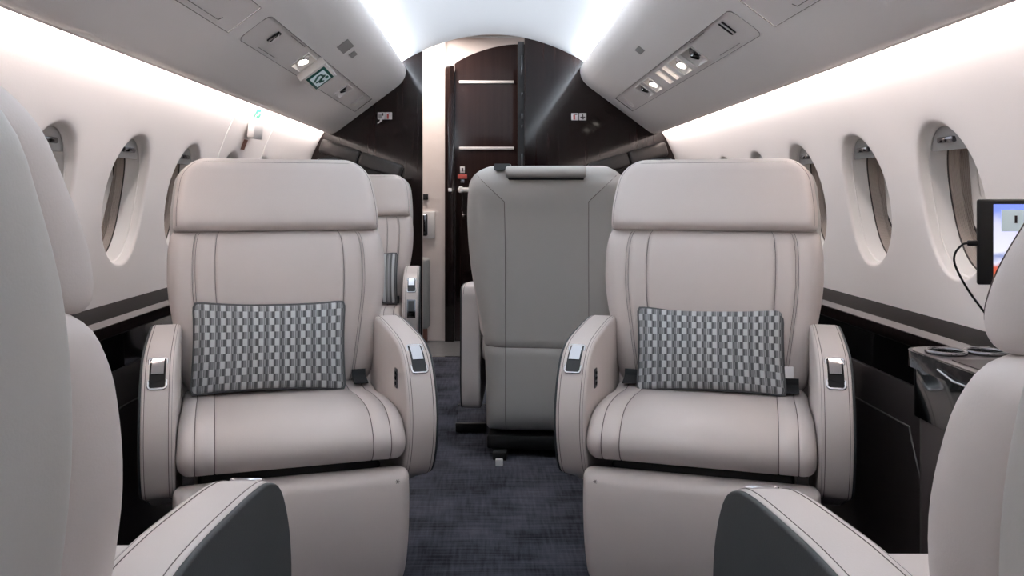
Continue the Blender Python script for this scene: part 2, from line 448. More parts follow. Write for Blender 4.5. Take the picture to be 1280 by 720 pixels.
def oval_loop(side, yc, dep, k, N=72, flat=True):
    out = []
    for t in window_ring(N):
        oy, oh = oval(t, k); h = W_HC + oh
        out.append((CX + side * ((wx(h) if not flat else wx(h)) + dep), yc + oy, h))
    return out
def skin(name, loops, cap=False, sharp=50):
    n = len(loops[0]); V = [p for l in loops for p in l]; Fc = []
    for j in range(len(loops) - 1):
        for k in range(n):
            l = (k + 1) % n; Fc.append((j * n + k, j * n + l, (j + 1) * n + l, (j + 1) * n + k))
    if cap: Fc.append(tuple((len(loops) - 1) * n + k for k in range(n)))
    return mesh(name, V, Fc, sharp=sharp)
nwin = 0
def build_window(side, yc):
    global nwin; nwin += 1
    root = struct(empty('window_%d' % nwin, (CX + side * wx(W_HC), yc, W_HC)))
    off = Vector(root.location)
    def rel(loops): return [[tuple(Vector(p) - off) for p in l] for l in loops]
    L = lambda dep, k: oval_loop(side, yc, dep, k)
    link('liner', skin('liner', rel([L(0.008, 1.0), L(0.020, 0.99), L(0.027, 0.985), L(0.029, 0.962), L(0.031, 0.982), L(0.045, 0.965), L(0.072, 0.945)])), 'liner_white', root)
    link('gasket', skin('gasket', rel([L(0.071, 0.95), L(0.072, 0.932), L(0.0745, 0.932), L(0.076, 0.95)])), 'gasket', root)
    link('seam_ring', skin('seam_ring', rel([L(0.0285, 0.986), L(0.0288, 0.979), L(0.0305, 0.979), L(0.031, 0.986)])), 'shade_grey', root)
    lo = []
    for i in range(15):
        d = 0.074 + 0.030 * i / 14; k = 0.942 - 0.05 * i / 14 + (0.016 if i % 2 else 0.0); lo.append(L(d, k))
    link('sleeve', skin('sleeve', rel(lo), sharp=20), 'sleeve_taupe', root)
    pl = rel([L(0.101, 0.92)])[0]
    link('pane', mesh('pane', pl + [tuple(p + (0.006 if i == 0 else 0) * 1.0 for i, p in enumerate(q)) for q in pl],
                      [tuple(range(len(pl))), tuple(len(pl) + k for k in range(len(pl)))], smooth=False), 'pane', root)
    # raised shade: crescent plate under the crown of the opening with its chrome pull
    top = []
    cut = 0.128
    arc = [oval(math.pi * (0.02 + 0.96 * i / 40), 0.985) for i in range(41)]; arc = [(y, h) for y, h in arc if h > cut]
    lo_y = arc[0][0]
    poly = [(lo_y, cut)] + arc + [(arc[-1][0], cut)]
    V = []
    for d in (0.034, 0.044):
        for (y, h) in poly: V.append((side * (wx(W_HC + h) + d - wx(W_HC)), y, h))
    n = len(poly); Fc = [tuple(range(n)), tuple(n + k for k in range(n))] + [(k, (k + 1) % n, n + (k + 1) % n, n + k) for k in range(n)]
    sh = link('shade', mesh('shade', V, Fc, sharp=30), 'shade_grey', root)
    x = side * (wx(W_HC + 0.152) + 0.029 - wx(W_HC))
    box('pull', (x, 0.01, 0.153), (0.014, 0.075, 0.015), 'dark_chrome', sh, bevel=0.004)
    return root
for i in range(2, 9): build_window(1, YC_R + PITCH * i)
for i in range(2, 9): build_window(-1, YC_L + PITCH * i)

# lower sidewalls hidden behind the ledges, floor, ceiling, end walls
for sd, nm in ((-1, 'wall_lower_left'), (1, 'wall_lower_right')): struct(box(nm, (CX + sd * 1.175, (Y0 + Y1) / 2, 0.31), (0.03, Y1 - Y0, 0.62), 'wall_fabric'))
struct(box('floor', (CX, (Y0 + Y1) / 2 + 0.01, -0.02), (2.4, Y1 - Y0 + 0.04, 0.04), 'carpet'))
struct(box('trim_1', (CX, Y1 + 0.035, 0.001), (1.6, 0.02, 0.006), 'chrome'))
struct(box('floor_entry', (CX, Y1 + 0.42, -0.021), (2.4, 0.76, 0.04), 'entry_tile'))
def ceil_h(x): return 1.895 - 0.56 * x * x
V = []; Fc = []
nx = 40
for j, y in enumerate((Y0, Y1)):
    for i in range(nx + 1):
        x = -0.66 + 1.32 * i / nx; V.append((CX + x, y, ceil_h(x)))
for i in range(nx): Fc.append((i, i + 1, nx + 2 + i, nx + 1 + i))
struct(link('ceiling', mesh('ceiling', V, Fc), 'ceiling_white'))
struct(box('wall_back', (CX, Y0 - 0.03, 0.95), (2.4, 0.06, 1.96), 'dark_lacquer'))

# forward bulkhead: two lacquered panels with the doorway between
def bulk_panel(name, x0, x1):
    pts = []
    n = 24
    for i in range(n + 1):
        x = x0 + (x1 - x0) * i / n; pts.append((x, min(1.95, max(1.30, ceil_h(x - CX) if abs(x - CX) < 0.70 else ceil_h(0.70) - (abs(x - CX) - 0.70) * 0.6)) + 0.0))
    pts = [(x0, 0.0)] + pts + [(x1, 0.0)]
    V = [(x, y, z) for y in (Y1, Y1 + 0.05) for x, z in pts]; m = len(pts)
    Fc = [tuple(range(m)), tuple(m + k for k in range(m))] + [(k, (k + 1) % m, m + (k + 1) % m, m + k) for k in range(m)]
    return struct(link(name, mesh(name, V, Fc, sharp=20), 'dark_lacquer'))
bulk_panel('wall_front_left', -1.16, -0.393)
bulk_panel('wall_front_right', 0.205, 1.20)
jam = struct(empty('trim_2', (0.185, Y1 + 0.05, 0)))
box('sliding_edge', (0, 0, 0.93), (0.036, 0.03, 1.86), 'black_plastic', jam)
for z_, hh in ((1.72, 0.12), (1.55, 0.02), (1.42, 0.035), (1.36, 0.02), (1.15, 0.10)):
    box('latch_plate', (0.006, -0.017, z_), (0.008, 0.006, hh), 'dark_chrome', jam, bevel=0.001)
# entry vestibule: white end wall, door with arched head
YD = 5.78
struct(box('wall_entry', (-0.62, YD + 0.03, 1.0), (0.655, 0.06, 2.0), 'entry_white'))
struct(box('wall_entry_right', (0.62, YD + 0.03, 1.0), (0.70, 0.06, 2.0), 'entry_white'))
struct(box('ceiling_entry', (CX, Y1 + 0.35, 2.03), (1.9, 0.72, 0.04), 'entry_white'))
struct(box('wall_entry_left', (-0.96, Y1 + 0.36, 1.0), (0.04, 0.64, 2.0), 'entry_white'))
def arch_plate(name, x0, x1, hl, hp, y, th, material, parent=None, inner=None):
    pts = [(x0, 0.0)]
    for i in range(25):
        t = i / 24; x = x0 + (x1 - x0) * t; pts.append((x, hl + (hp - hl) * math.sin(t * math.pi * 0.5) ** 0.8))
    pts.append((x1, 0.0)); m = len(pts)
    V = [(x, yy, z) for yy in (y, y + th) for x, z in pts]
    Fc = [tuple(range(m)), tuple(m + k for k in range(m))] + [(k, (k + 1) % m, m + (k + 1) % m, m + k) for k in range(m)]
    return link(name, mesh(name, V, Fc, sharp=20), material, parent)
struct(box('wall_entry_head', (-0.02, YD + 0.05, 1.0), (0.62, 0.03, 2.0), 'entry_white'))
door = struct(empty('door_1', (0, YD, 0)))
box('jamb', (-0.262, -0.02, 0.90), (0.060, 0.05, 1.80), 'dark_lacquer', door, bevel=0.004)
arch_plate('leaf', -0.23, 0.20, 1.815, 1.945, -0.012, 0.04, 'door_lacquer', door)
box('edge_post', (0.225, -0.02, 0.97), (0.045, 0.05, 1.94), 'dark_lacquer', door, bevel=0.004)
for z_ in (1.697, 1.263): box('reflection_strip', (-0.02, -0.016, z_), (0.36, 0.01, 0.018), 'white_plastic', door, bevel=0.002)  # light reflected in the door gloss, set in as white strips
box('dado_panel', (-0.02, -0.015, 0.62), (0.40, 0.006, 0.72), 'dark_lacquer', door, bevel=0.003)
dh = box('door_handle', (-0.165, -0.035, 0.990), (0.085, 0.02, 0.030), 'white_plastic', door, bevel=0.008, seg=3)
box('latch_button', (-0.188, -0.05, 0.992), (0.025, 0.012, 0.042), 'white_plastic', dh, bevel=0.005)
box('strike_plate', (-0.258, -0.048, 0.990), (0.022, 0.006, 0.022), 'label_white', door, bevel=0.002)
box('placard', (-0.178, -0.016, 1.122), (0.030, 0.004, 0.042), 'label_white', door, bevel=0.001)
box('placard_mark', (-0.178, -0.019, 1.122), (0.012, 0.002, 0.024), 'label_dark', door)
box('red_flag', (-0.178, -0.022, 1.076), (0.062, 0.010, 0.028), 'red_tag', door, bevel=0.004)
box('lock_plate', (-0.178, -0.018, 1.046), (0.028, 0.008, 0.024), 'dark_chrome', door, bevel=0.002)
# fittings on the white entry wall
sw = tag(box('switch_plate', (-0.424, YD - 0.006, 0.944), (0.042, 0.012, 0.038), 'black_plastic', bevel=0.003), 'small black switch plate on the white entry wall', 'switch')
box('switch_dot', (0.008, 0, 0), (0.006, 0.004, 0.006), 'chrome', sw).location = (-0.424, YD - 0.012, 0.944)
un = tag(empty('paper_dispenser', (-0.42, YD, 0.76)), 'chrome dispenser in a white frame on the entry wall', 'dispenser')
box('frame', (0, -0.008, 0), (0.125, 0.016, 0.18), 'white_plastic', un, bevel=0.006)
box('drum', (-0.015, -0.022, 0), (0.06, 0.03, 0.145), 'dark_chrome', un, bevel=0.012, seg=3)
box('slot', (-0.015, -0.04, -0.05), (0.04, 0.006, 0.01), 'black_plastic', un)
js = tag(empty('folded_jump_seat', (-0.435, YD - 0.06, 0.09)), 'grey folded crew seat against the entry wall', 'seat')
box('cushion', (0, 0, 0.23), (0.09, 0.10, 0.46), 'seat_cover_grey', js, bevel=0.025, seg=4)
box('foot', (0, 0, -0.045), (0.06, 0.06, 0.09), 'tag_brown', js, bevel=0.005)

# ------------------------------------------------------------------ overhead side panels with service units
PROF = [(0.528, 1.712), (0.517, 1.712), (0.510, 1.695), (0.510, 1.672), (0.516, 1.645), (0.532, 1.617), (0.560, 1.590)]
S0, S1 = (0.560, 1.590), (0.905, 1.332)
T_A, T_B = 0.36, 0.64                   # band taken by the service units
def slope(t, off=0.0):
    dx, dz = S1[0] - S0[0], S1[1] - S0[1]; L = math.hypot(dx, dz)
    return (S0[0] + dx * t + (-abs(dz)) / L * off, S0[1] + dz * t - dx / L * off)
PROF2 = [(0.925, 1.320), (0.945, 1.314), (0.957, 1.318), (0.961, 1.328), (0.952, 1.336)]
def strip(name, prof, y0, y1, side, sharp=50):
    V = [(CX + side * x, y, z) for y in (y0, y1) for x, z in prof]; n = len(prof)
    return mesh(name, V, [(k, k + 1, n + k + 1, n + k) for k in range(n - 1)], sharp=sharp)
def slab(name, prof, y0, y1, side, th=0.006, sharp=50):
    """open profile thickened upward/outward so that it is a solid shell"""
    P = [Vector(p) for p in prof]; n = len(P); Q = []
    for i in range(n):
        t = (P[min(i + 1, n - 1)] - P[max(i - 1, 0)]).normalized(); nn = Vector((-t.y, t.x))
        if nn.x < -0.2 or (nn.y < 0 and abs(nn.x) < 0.2): nn = -nn
        Q.append(P[i] + nn * th)
    loop = P + Q[::-1]; m = len(loop)
    V = [(CX + side * p.x, y, p.y) for y in (y0, y1) for p in loop]
    Fc = [(k, (k + 1) % m, m + (k + 1) % m, m + k) for k in range(m)] + [tuple(range(m)), tuple(m + k for k in range(m))]
    return mesh(name, V, Fc, sharp=sharp)
def P3(side, t, y, off=0.0):
    x, z = slope(t, off); return Vector((CX + side * x, y, z))
def on_slope(side, t, y, off=0.0):
    """matrix: local x along cabin, local y up the slope, local z away from the panel into the cabin"""
    o = P3(side, t, y, off); ex = Vector((0, 1, 0)); ey = (P3(side, t - 0.1, y) - P3(side, t, y)).normalized(); ez = ex.cross(ey)
    if ez.z > 0: ez = -ez; ex = -ex
    return Matrix.Translation(o) @ Matrix((ex, ey, ez)).transposed().to_4x4()
SL = math.hypot(S1[0] - S0[0], S1[1] - S0[1])
def sbox(name, side, t, y, along, across, thick, material, parent, off=0.0, bevel=0.0, seg=2):
    bm = bmesh.new(); box_bm(bm, along, across, thick, mtx=on_slope(side, t, y, off), bevel=bevel, seg=seg)
    return link(name, bm_mesh(name, bm), material, parent)
def service_panel(root, side, y0, y1, holes):
    """plate with rectangular wells; holes: (y, length)"""
    ys = [y0]; hs = []
    for (yc, ln) in sorted(holes): hs.append((yc - ln / 2, yc + ln / 2)); ys += [yc - ln / 2, yc + ln / 2]
    ys.append(y1); ts = [T_A, T_A + 0.045, T_B - 0.045, T_B]
    V = []; Fc = []; rec = -0.003
    for y in ys:
        for t in ts: V.append(P3(side, t, y, rec))
    for j in range(len(ys) - 1):
        for i in range(3):
            if i == 1 and j % 2 == 1: continue
            Fc.append((j * 4 + i, j * 4 + i + 1, (j + 1) * 4 + i + 1, (j + 1) * 4 + i))
    pn = link('service_panel', mesh('service_panel', V, Fc, smooth=False), 'service_grey', root)
    for (a, b) in hs:
        t0, t1 = ts[1], ts[2]; W = []
        for off, k in ((rec, 0.0), (-0.045, 0.10)):
            dy = (b - a) * k; dt = (t1 - t0) * k
            W += [P3(side, t0 + dt, a + dy, off), P3(side, t0 + dt, b - dy, off), P3(side, t1 - dt, b - dy, off), P3(side, t1 - dt, a + dy, off)]
        link('lamp_well', mesh('lamp_well', W, [(0, 1, 5, 4), (1, 2, 6, 5), (2, 3, 7, 6), (3, 0, 4, 7), (4, 5, 6, 7)], smooth=False), 'white_plastic', pn)
        link('well_rim', tubes_mesh('well_rim', [[P3(side, t0, a, 0), P3(side, t0, b, 0), P3(side, t1, b, 0), P3(side, t1, a, 0)]], 0.0025, closed=True), 'white_plastic', pn)
    # dark shut line all round
    c = 0.03; q = c / SL
    loop = [P3(side, T_A, y0 + c), P3(side, T_A + q * .3, y0 + c * .3), P3(side, T_A + q, y0), P3(side, T_B - q, y0), P3(side, T_B - q * .3, y0 + c * .3), P3(side, T_B, y0 + c), P3(side, T_B, y1), P3(side, T_A, y1)]
    link('shut_line', tubes_mesh('shut_line', [loop], 0.0011, closed=True), 'line_dark', pn)
    return pn
def reading_lamp(root, side, y, lit=False, small=False, r=0.022):
    bm = bmesh.new(); bmesh.ops.create_uvsphere(bm, u_segments=20, v_segments=12, radius=r); bmesh.ops.transform(bm, matrix=on_slope(side, 0.48, y, -0.024), verts=bm.verts)
    o = link('reading_lamp', bm_mesh('reading_lamp', bm), 'dark_chrome' if not lit else 'chrome', root)
    bm = bmesh.new(); bmesh.ops.create_cone(bm, cap_ends=True, segments=20, radius1=r * 0.75, radius2=r * 0.7, depth=0.006)
    bmesh.ops.transform(bm, matrix=on_slope(side, 0.505, y - 0.004, -0.001) @ Matrix.Rotation(rad(18), 4, 'X'), verts=bm.verts)
    link('lens', bm_mesh('lens', bm), 'lamp_lit' if lit else 'black_glass', o)
    sbox('lamp_arm', side, 0.44, y, 0.012, 0.03, 0.012, 'dark_chrome', o, -0.02, 0.003)
def door_marks(root, side, ya, yb, ta, tb):
    q = []
    q.append([P3(side, ta, ya, 0), P3(side, ta, ya + (yb - ya) * 0.55, 0)])
    q.append([P3(side, tb, yb - (yb - ya) * 0.55, 0), P3(side, tb, yb, 0), P3(side, tb - 0.03, yb + 0.01, 0)])
    link('door_gap', tubes_mesh('door_gap', q, 0.0011), 'line_dark', root)
def overhead(side, label):
    root = tag(empty('overhead_panel', (0, 0, 0)), label, 'overhead panel')
    link('upper_shell', slab('upper_shell', PROF + [slope(T_A)], Y0, Y1, side), 'panel_grey', root)
    link('lower_shell', slab('lower_shell', [slope(T_B), S1] + PROF2, Y0, Y1, side), 'panel_grey', root)
    # closed back so that the coves stay apart
    back = [(0.60, 1.70), (0.72, 1.62), (0.90, 1.46), (0.955, 1.40)]
    link('back_panel', slab('back_panel', [(0.535, 1.688)] + back + [(0.945, 1.350)], Y0, Y1, side), 'panel_grey', root)
    return root
oh_l = overhead(-1, 'grey overhead panel carrying the green running man exit sign')
oh_r = overhead(1, 'grey overhead panel with a row of reading lights and no exit sign')
def bridge(root, side, y0, y1):
    link('panel_bridge', mesh('panel_bridge', [P3(side, T_A, y0), P3(side, T_B, y0), P3(side, T_B, y1), P3(side, T_A, y1)], [(0, 1, 2, 3)], smooth=False), 'panel_grey', root)
# left
pl = service_panel(oh_l, -1, Y0, 2.56, [])
door_marks(pl, -1, 1.9, 2.42, T_A + 0.03, T_B - 0.04); sbox('vent_mark', -1, T_A + 0.06, 2.34, 0.03, 0.008, 0.002, 'line_dark', pl)
sbox('vent_mark', -1, T_A + 0.085, 2.34, 0.03, 0.004, 0.002, 'line_dark', pl)
bridge(oh_l, -1, 2.56, 2.66)
pl = service_panel(oh_l, -1, 2.66, 4.97, [(3.38, 0.16), (4.30, 0.15), (4.74, 0.07)])
sbox('latch_slot', -1, 0.47, 2.87, 0.035, 0.05, 0.004, 'black_glass', pl, 0.0, 0.002)
sbox('latch_glint', -1, 0.43, 2.88, 0.02, 0.008, 0.006, 'chrome', pl, 0.0, 0.001)
link('door_gap', tubes_mesh('door_gap', [[P3(-1, T_A + 0.02, 2.98), P3(-1, T_A + 0.02, 3.2)], [P3(-1, T_B - 0.03, 2.86), P3(-1, T_B - 0.03, 3.08)]], 0.0011), 'line_dark', pl)
reading_lamp(pl, -1, 3.38, lit=True, r=0.027); reading_lamp(pl, -1, 4.30)
for y_, a_, c_ in ((3.57, 0.16, 0.055), (3.77, 0.09, 0.03)): sbox('speaker_grille', -1, 0.13, y_, a_, c_, 0.003, 'grey_mesh', oh_l)
# right
pr = service_panel(oh_r, 1, Y0, 2.47, [])
door_marks(pr, 1, 1.75, 2.25, T_A + 0.03, T_B - 0.04)
bridge(oh_r, 1, 2.47, 2.58)
pr = service_panel(oh_r, 1, 2.58, 4.93, [(3.24, 0.17), (3.47, 0.15), (3.65, 0.07), (3.79, 0.07), (4.06, 0.15), (4.28, 0.14), (4.80, 0.06)])
for k in (0, 1): sbox('vent_slot', 1, 0.46, 2.72 + k * 0.035, 0.008, 0.055, 0.003, 'black_plastic', pr)
link('door_gap', tubes_mesh('door_gap', [[P3(1, T_A + 0.02, 2.92), P3(1, T_A + 0.02, 3.12)], [P3(1, T_B - 0.03, 2.78), P3(1, T_B - 0.03, 3.02)]], 0.0011), 'line_dark', pr)
for y_, lt in ((3.24, False), (3.47, True), (4.06, True), (4.28, False)): reading_lamp(pr, 1, y_, lt, r=0.026)
for y_ in (3.65, 3.79): sbox('call_button', 1, 0.5, y_, 0.02, 0.035, 0.010, 'lamp_lit', pr, -0.035, 0.004)
sbox('speaker_grille', 1, 0.13, 3.66, 0.10, 0.032, 0.003, 'grey_mesh', oh_r)

bridge(oh_l, -1, 4.97, Y1); bridge(oh_r, 1, 4.93, Y1)
# exit sign on the left service unit
es = tag(empty('exit_sign', P3(-1, 0.5, 3.565, 0.0)), 'green and white running man exit sign on the overhead panel', 'exit sign')
E0 = Matrix.Translation(-Vector(es.location))
def ebox(name, x, y, sx, sy, th, material, parent, off, bevel=0.0, rz=0.0):
    bm = bmesh.new(); tilt = Matrix.Rotation(rad(-14), 4, 'Y')
    box_bm(bm, sx, sy, th, mtx=E0 @ on_slope(-1, 0.5, 3.565, 0.02) @ SGN @ tilt @ Matrix.Translation((x, y, off)) @ Matrix.Rotation(rz, 4, 'Z'), bevel=bevel)
    return link(name, bm_mesh(name, bm), material, parent)
SGN = Matrix.Identity(4)
ebox('housing', 0, 0, 0.18, 0.116, 0.036, 'white_plastic', es, 0.0, 0.005)
ebox('side_fin', -0.09, 0.0, 0.012, 0.125, 0.05, 'white_plastic', es, 0.008, 0.003)
gb = ebox('green_face', 0.01, 0, 0.120, 0.090, 0.004, 'green', es, 0.019, 0.001)
ebox('white_field', 0.01, 0, 0.092, 0.068, 0.003, 'sign_white', gb, 0.0212)
for (x, y, sx, sy, rz) in ((0.03, 0.024, 0.016, 0.013, 0), (0.012, 0.008, 0.012, 0.036, 0.5), (0.022, -0.012, 0.010, 0.030, -0.6), (-0.008, -0.016, 0.010, 0.034, 0.7), (0.0, 0.016, 0.030, 0.008, 0.2), (-0.02, 0.004, 0.008, 0.022, -0.3), (0.036, -0.004, 0.008, 0.022, -0.5)):
    ebox('running_man', x, y, sx, sy, 0.002, 'green', gb, 0.0232, 0, rz)
# overwing exit: seams in the wall, handle cover, stickers
def wall_pt(side, y, h, off=0.0): return Vector((CX + side * (wx(h) - off), y, h))
for y_ in (3.46, 4.08):
    o = link('exit_seam', tubes_mesh('exit_seam', [[wall_pt(-1, y_, 0.66 + 0.78 * i / 24, 0.0) for i in range(25)]], 0.004), 'white_plastic', wall_l)
def wall_mtx(side, y, h, off=0.0):
    o = wall_pt(side, y, h, off); ex = Vector((0, 1, 0)); ey = (wall_pt(side, y, h + 0.01) - wall_pt(side, y, h - 0.01)).normalized(); ez = ex.cross(ey)
    if ez.x * side > 0: ez = -ez; ex = -ex
    return Matrix.Translation(o) @ Matrix((ex, ey, ez)).transposed().to_4x4()
hc = tag(empty('exit_handle_cover', wall_pt(-1, 3.74, 1.235)), 'white exit handle cover on the wall with mint sticker above', 'handle cover')
H0 = Matrix.Translation(-Vector(hc.location))
def hbox(name, y, h, sx, sy, th, material, off, bevel=0.0, tilt=0.0, parent=hc):
    bm = bmesh.new(); box_bm(bm, sx, sy, th, mtx=H0 @ wall_mtx(-1, y, h, off) @ Matrix.Rotation(tilt, 4, 'X'), bevel=bevel); return link(name, bm_mesh(name, bm), material, parent)
hbox('cover', 3.74, 1.236, 0.14, 0.085, 0.03, 'white_plastic', 0.022, 0.006, rad(-20))
hbox('mint_sticker', 3.74, 1.298, 0.085, 0.045, 0.002, 'mint', 0.002)
for k in range(3): hbox('sticker_mark', 3.72 + 0.02 * k, 1.298 + 0.008 * (k - 1), 0.012, 0.016, 0.001, 'label_white', 0.0036)
hbox('brown_tag', 3.74, 1.168, 0.05, 0.045, 0.002, 'tag_brown', 0.003)

# bulkhead placards and padded bolsters
def placard(name, x, h, kind, label):
    o = tag(empty(name, (x, Y1, h)), label, 'placard')
    box('plate', (0, -0.003, 0), (0.042, 0.006, 0.042), 'label_white', o, bevel=0.002)
    if kind == 'extinguisher':
        box('pictogram', (-0.004, -0.007, -0.003), (0.011, 0.002, 0.028), 'red_tag', o); box('pictogram_hose', (0.006, -0.007, 0.012), (0.014, 0.002, 0.004), 'label_dark', o)
    elif kind == 'vest':
        box('pictogram', (0, -0.007, -0.004), (0.028, 0.002, 0.007), 'label_dark', o); box('pictogram_head', (0, -0.007, 0.007), (0.006, 0.002, 0.016), 'label_dark', o)
        box('pictogram_foot', (0, -0.007, -0.013), (0.012, 0.002, 0.005), 'label_dark', o)
    else:
        box('pictogram', (-0.006, -0.007, -0.002), (0.018, 0.002, 0.022), 'grey_mesh', o); box('pictogram_flame', (0.009, -0.007, 0.009), (0.010, 0.002, 0.016), 'label_dark', o)
    return o
s5 = F_PX / Y1
def bx_(px): return (px - VPX) / s5
def bh_(py): return CAM_H - (py - VPY) / s5
placard('hood_placard', bx_(476.5), bh_(145), 'hood', 'white placard with grey hood symbol, over a small white hook')
placard('extinguisher_placard', bx_(485.8), bh_(145), 'extinguisher', 'white extinguisher placard beside the hood placard on dark bulkhead')
placard('extinguisher_placard', bx_(718.5), bh_(146), 'extinguisher', 'white extinguisher placard beside the life vest placard on dark bulkhead')
placard('vest_placard', bx_(728.3), bh_(146), 'vest', 'white placard with dark life vest symbol on dark bulkhead')
hk = tag(empty('coat_hook', (bx_(475), Y1, bh_(152))), 'tiny white hook under the hood placard', 'hook')
link('hook', tubes_mesh('hook', [[(0.006, 0, 0.008), (0.006, -0.012, 0.006), (0.0, -0.018, -0.004), (-0.012, -0.016, -0.012)]], 0.004), 'white_plastic', hk)
box('rose', (0.006, -0.003, 0.008), (0.014, 0.006, 0.014), 'white_plastic', hk, bevel=0.002)
def bolster(pa, pb, pc, label):
    o = tag(empty('padded_bolster', (0, Y1, 0)), label, 'bolster')
    for (a, b) in ((pa, pb), (pb, pc)):
        A = Vector((bx_(a[0]), 0, bh_(a[1]))); B = Vector((bx_(b[0]), 0, bh_(b[1]))); d = (B - A); L = d.length; d.normalize(); up = Vector((0, 1, 0)).cross(d)
        m = Matrix.Translation((A + B) / 2 + Vector((0, -0.035, 0))) @ Matrix((d, Vector((0, 1, 0)), up)).transposed().to_4x4()
        bm = bmesh.new(); box_bm(bm, L - 0.003, 0.07, 0.085, mtx=m, bevel=0.02, seg=4); link('pad', bm_mesh('pad', bm), 'padded_dark', o)
    return o
bolster((402, 182), (450, 198), (503, 216), 'dark grey padded bolster on the bulkhead behind the far single seat')
bolster((832, 186), (785, 199), (735, 214), 'dark grey padded bolster on the bulkhead beside the life vest placard')

# ------------------------------------------------------------------ side ledges
def ledge(side, y0, y1, label, seam_y):
    root = tag(empty('side_ledge', (CX + side * 0.95, (y0 + y1) / 2, 0)), label, 'side ledge')
    off = root.location.copy(); off.x -= side * 0.032
    def sl(name, prof, material, a=y0, b=y1, bev=None):
        m = len(prof); V = [(CX + side * x - off.x, y - off.y, z) for y in (a, b) for x, z in prof]
        Fc = [(k, (k + 1) % m, m + (k + 1) % m, m + k) for k in range(m)] + [tuple(range(m)), tuple(m + k for k in range(m))]
        return link(name, mesh(name, V, Fc, sharp=30), material, root)
    sl('ledge_top', [(0.925, 0.600), (0.916, 0.606), (0.913, 0.620), (0.916, 0.631), (0.925, 0.635), (1.10, 0.635), (1.10, 0.600)], 'ledge_lacquer')
    sl('reflection_band', [(0.913, 0.6355), (0.935, 0.6375), (0.955, 0.6375), (0.955, 0.6345), (0.913, 0.6345)], 'console_top')  # lighter strip paints the wall's reflection along the ledge front
    sl('fascia', [(0.93, 0.600), (0.93, 0.512), (0.99, 0.512), (0.99, 0.600)], 'black_glass')
    sl('lower_panel', [(0.924, 0.510), (0.915, 0.49), (0.895, 0.0), (0.99, 0.0), (0.99, 0.510)], 'brown_leather')
    pts = []
    for i in range(15):
        t = i / 14; pts.append((seam_y + 0.34 * (1 - (1 - t) ** 2.2) - 0.02, 0.02 + 0.40 * math.sin(t * math.pi / 2)))
    pts += [(seam_y + 0.34 + 0.3 * k, 0.42) for k in (1, 2)]
    line = [Vector((CX + side * (0.894 + (h / 0.49) * 0.0205) - off.x, y - off.y, h)) for y, h in pts]
    link('panel_seam', tubes_mesh('panel_seam', [line], 0.0025), 'line_dark', root)
    return root
ledge(-1, 1.27, 3.56, 'dark lacquered side ledge under the windows on the exit handle side', 1.55)
led_r = ledge(1, 1.27, Y1 - 0.02, 'dark lacquered side ledge running into the cup holder console', 1.70)
# cup holder console on the right
co = tag(empty('cupholder_console', (0.86, 1.4, 0)), 'brown and black console with two chrome cup rings beside the tablet', 'console')
def console_outline(grow=0.0, yfar=1.81, xo=0.912):
    xi = 0.860 - grow
    pts = [(xo, yfar + grow)]
    for i in range(9):
        a = math.pi / 2 * i / 8; pts.append((xi + 0.05 - 0.05 * math.sin(a), yfar + grow - 0.05 + 0.05 * math.cos(a)))
    pts += [(xi, 1.30), (xo, 1.30)]
    return pts
def extrude_xy(name, pts, z0, z1, material, parent, off, sharp=30, bev=0.0):
    m = len(pts); V = [(x - off[0], y - off[1], z) for z in (z0, z1) for x, y in pts]
    Fc = [(k, (k + 1) % m, m + (k + 1) % m, m + k) for k in range(m)] + [tuple(range(m)), tuple(m + k for k in range(m))]
    return link(name, mesh(name, V, Fc, sharp=sharp), material, parent)
OC = (0.86, 1.4)
extrude_xy('lower_panel', console_outline(-0.004), 0.0, 0.508, 'brown_leather', co, OC)
extrude_xy('fascia', console_outline(0.004), 0.508, 0.606, 'black_glass', co, OC)
extrude_xy('rim', console_outline(0.012), 0.606, 0.638, 'dark_lacquer', co, OC)
extrude_xy('top_panel', console_outline(0.006, xo=1.03), 0.6378, 0.6395, 'console_top', co, OC)
extrude_xy('inset_lid', [(0.872, 1.66), (0.872, 1.32), (1.02, 1.32), (1.02, 1.66)], 0.6395, 0.6415, 'brown_leather', co, OC)
for (x, y) in ((0.900, 1.735), (0.977, 1.735)):
    ring = [(x - OC[0] + 0.035 * math.cos(a), y - OC[1] + 0.035 * math.sin(a), 0.643) for a in [2 * math.pi * k / 40 for k in range(40)]]
    rg = link('cup_ring', tubes_mesh('cup_ring', [ring], 0.0045, closed=True, n=8), 'dark_chrome', co)
    V = []; n = 32
    for rr_, z in ((0.033, 0.643), (0.031, 0.6405)):
        V += [(x - OC[0] + rr_ * math.cos(2 * math.pi * k / n), y - OC[1] + rr_ * math.sin(2 * math.pi * k / n), z) for k in range(n)]
    link('cup_well', mesh('cup_well', V, [(k, (k + 1) % n, n + (k + 1) % n, n + k) for k in range(n)] + [tuple(n + k for k in range(n))]), 'black_glass', rg)
link('latch', tubes_mesh('latch', [[(0.86 - 0.014 - OC[0], 1.66 - OC[1], 0.622), (0.86 - 0.016 - OC[0], 1.60 - OC[1], 0.612), (0.86 - 0.014 - OC[0], 1.53 - OC[1], 0.612)]], 0.003), 'chrome', co)

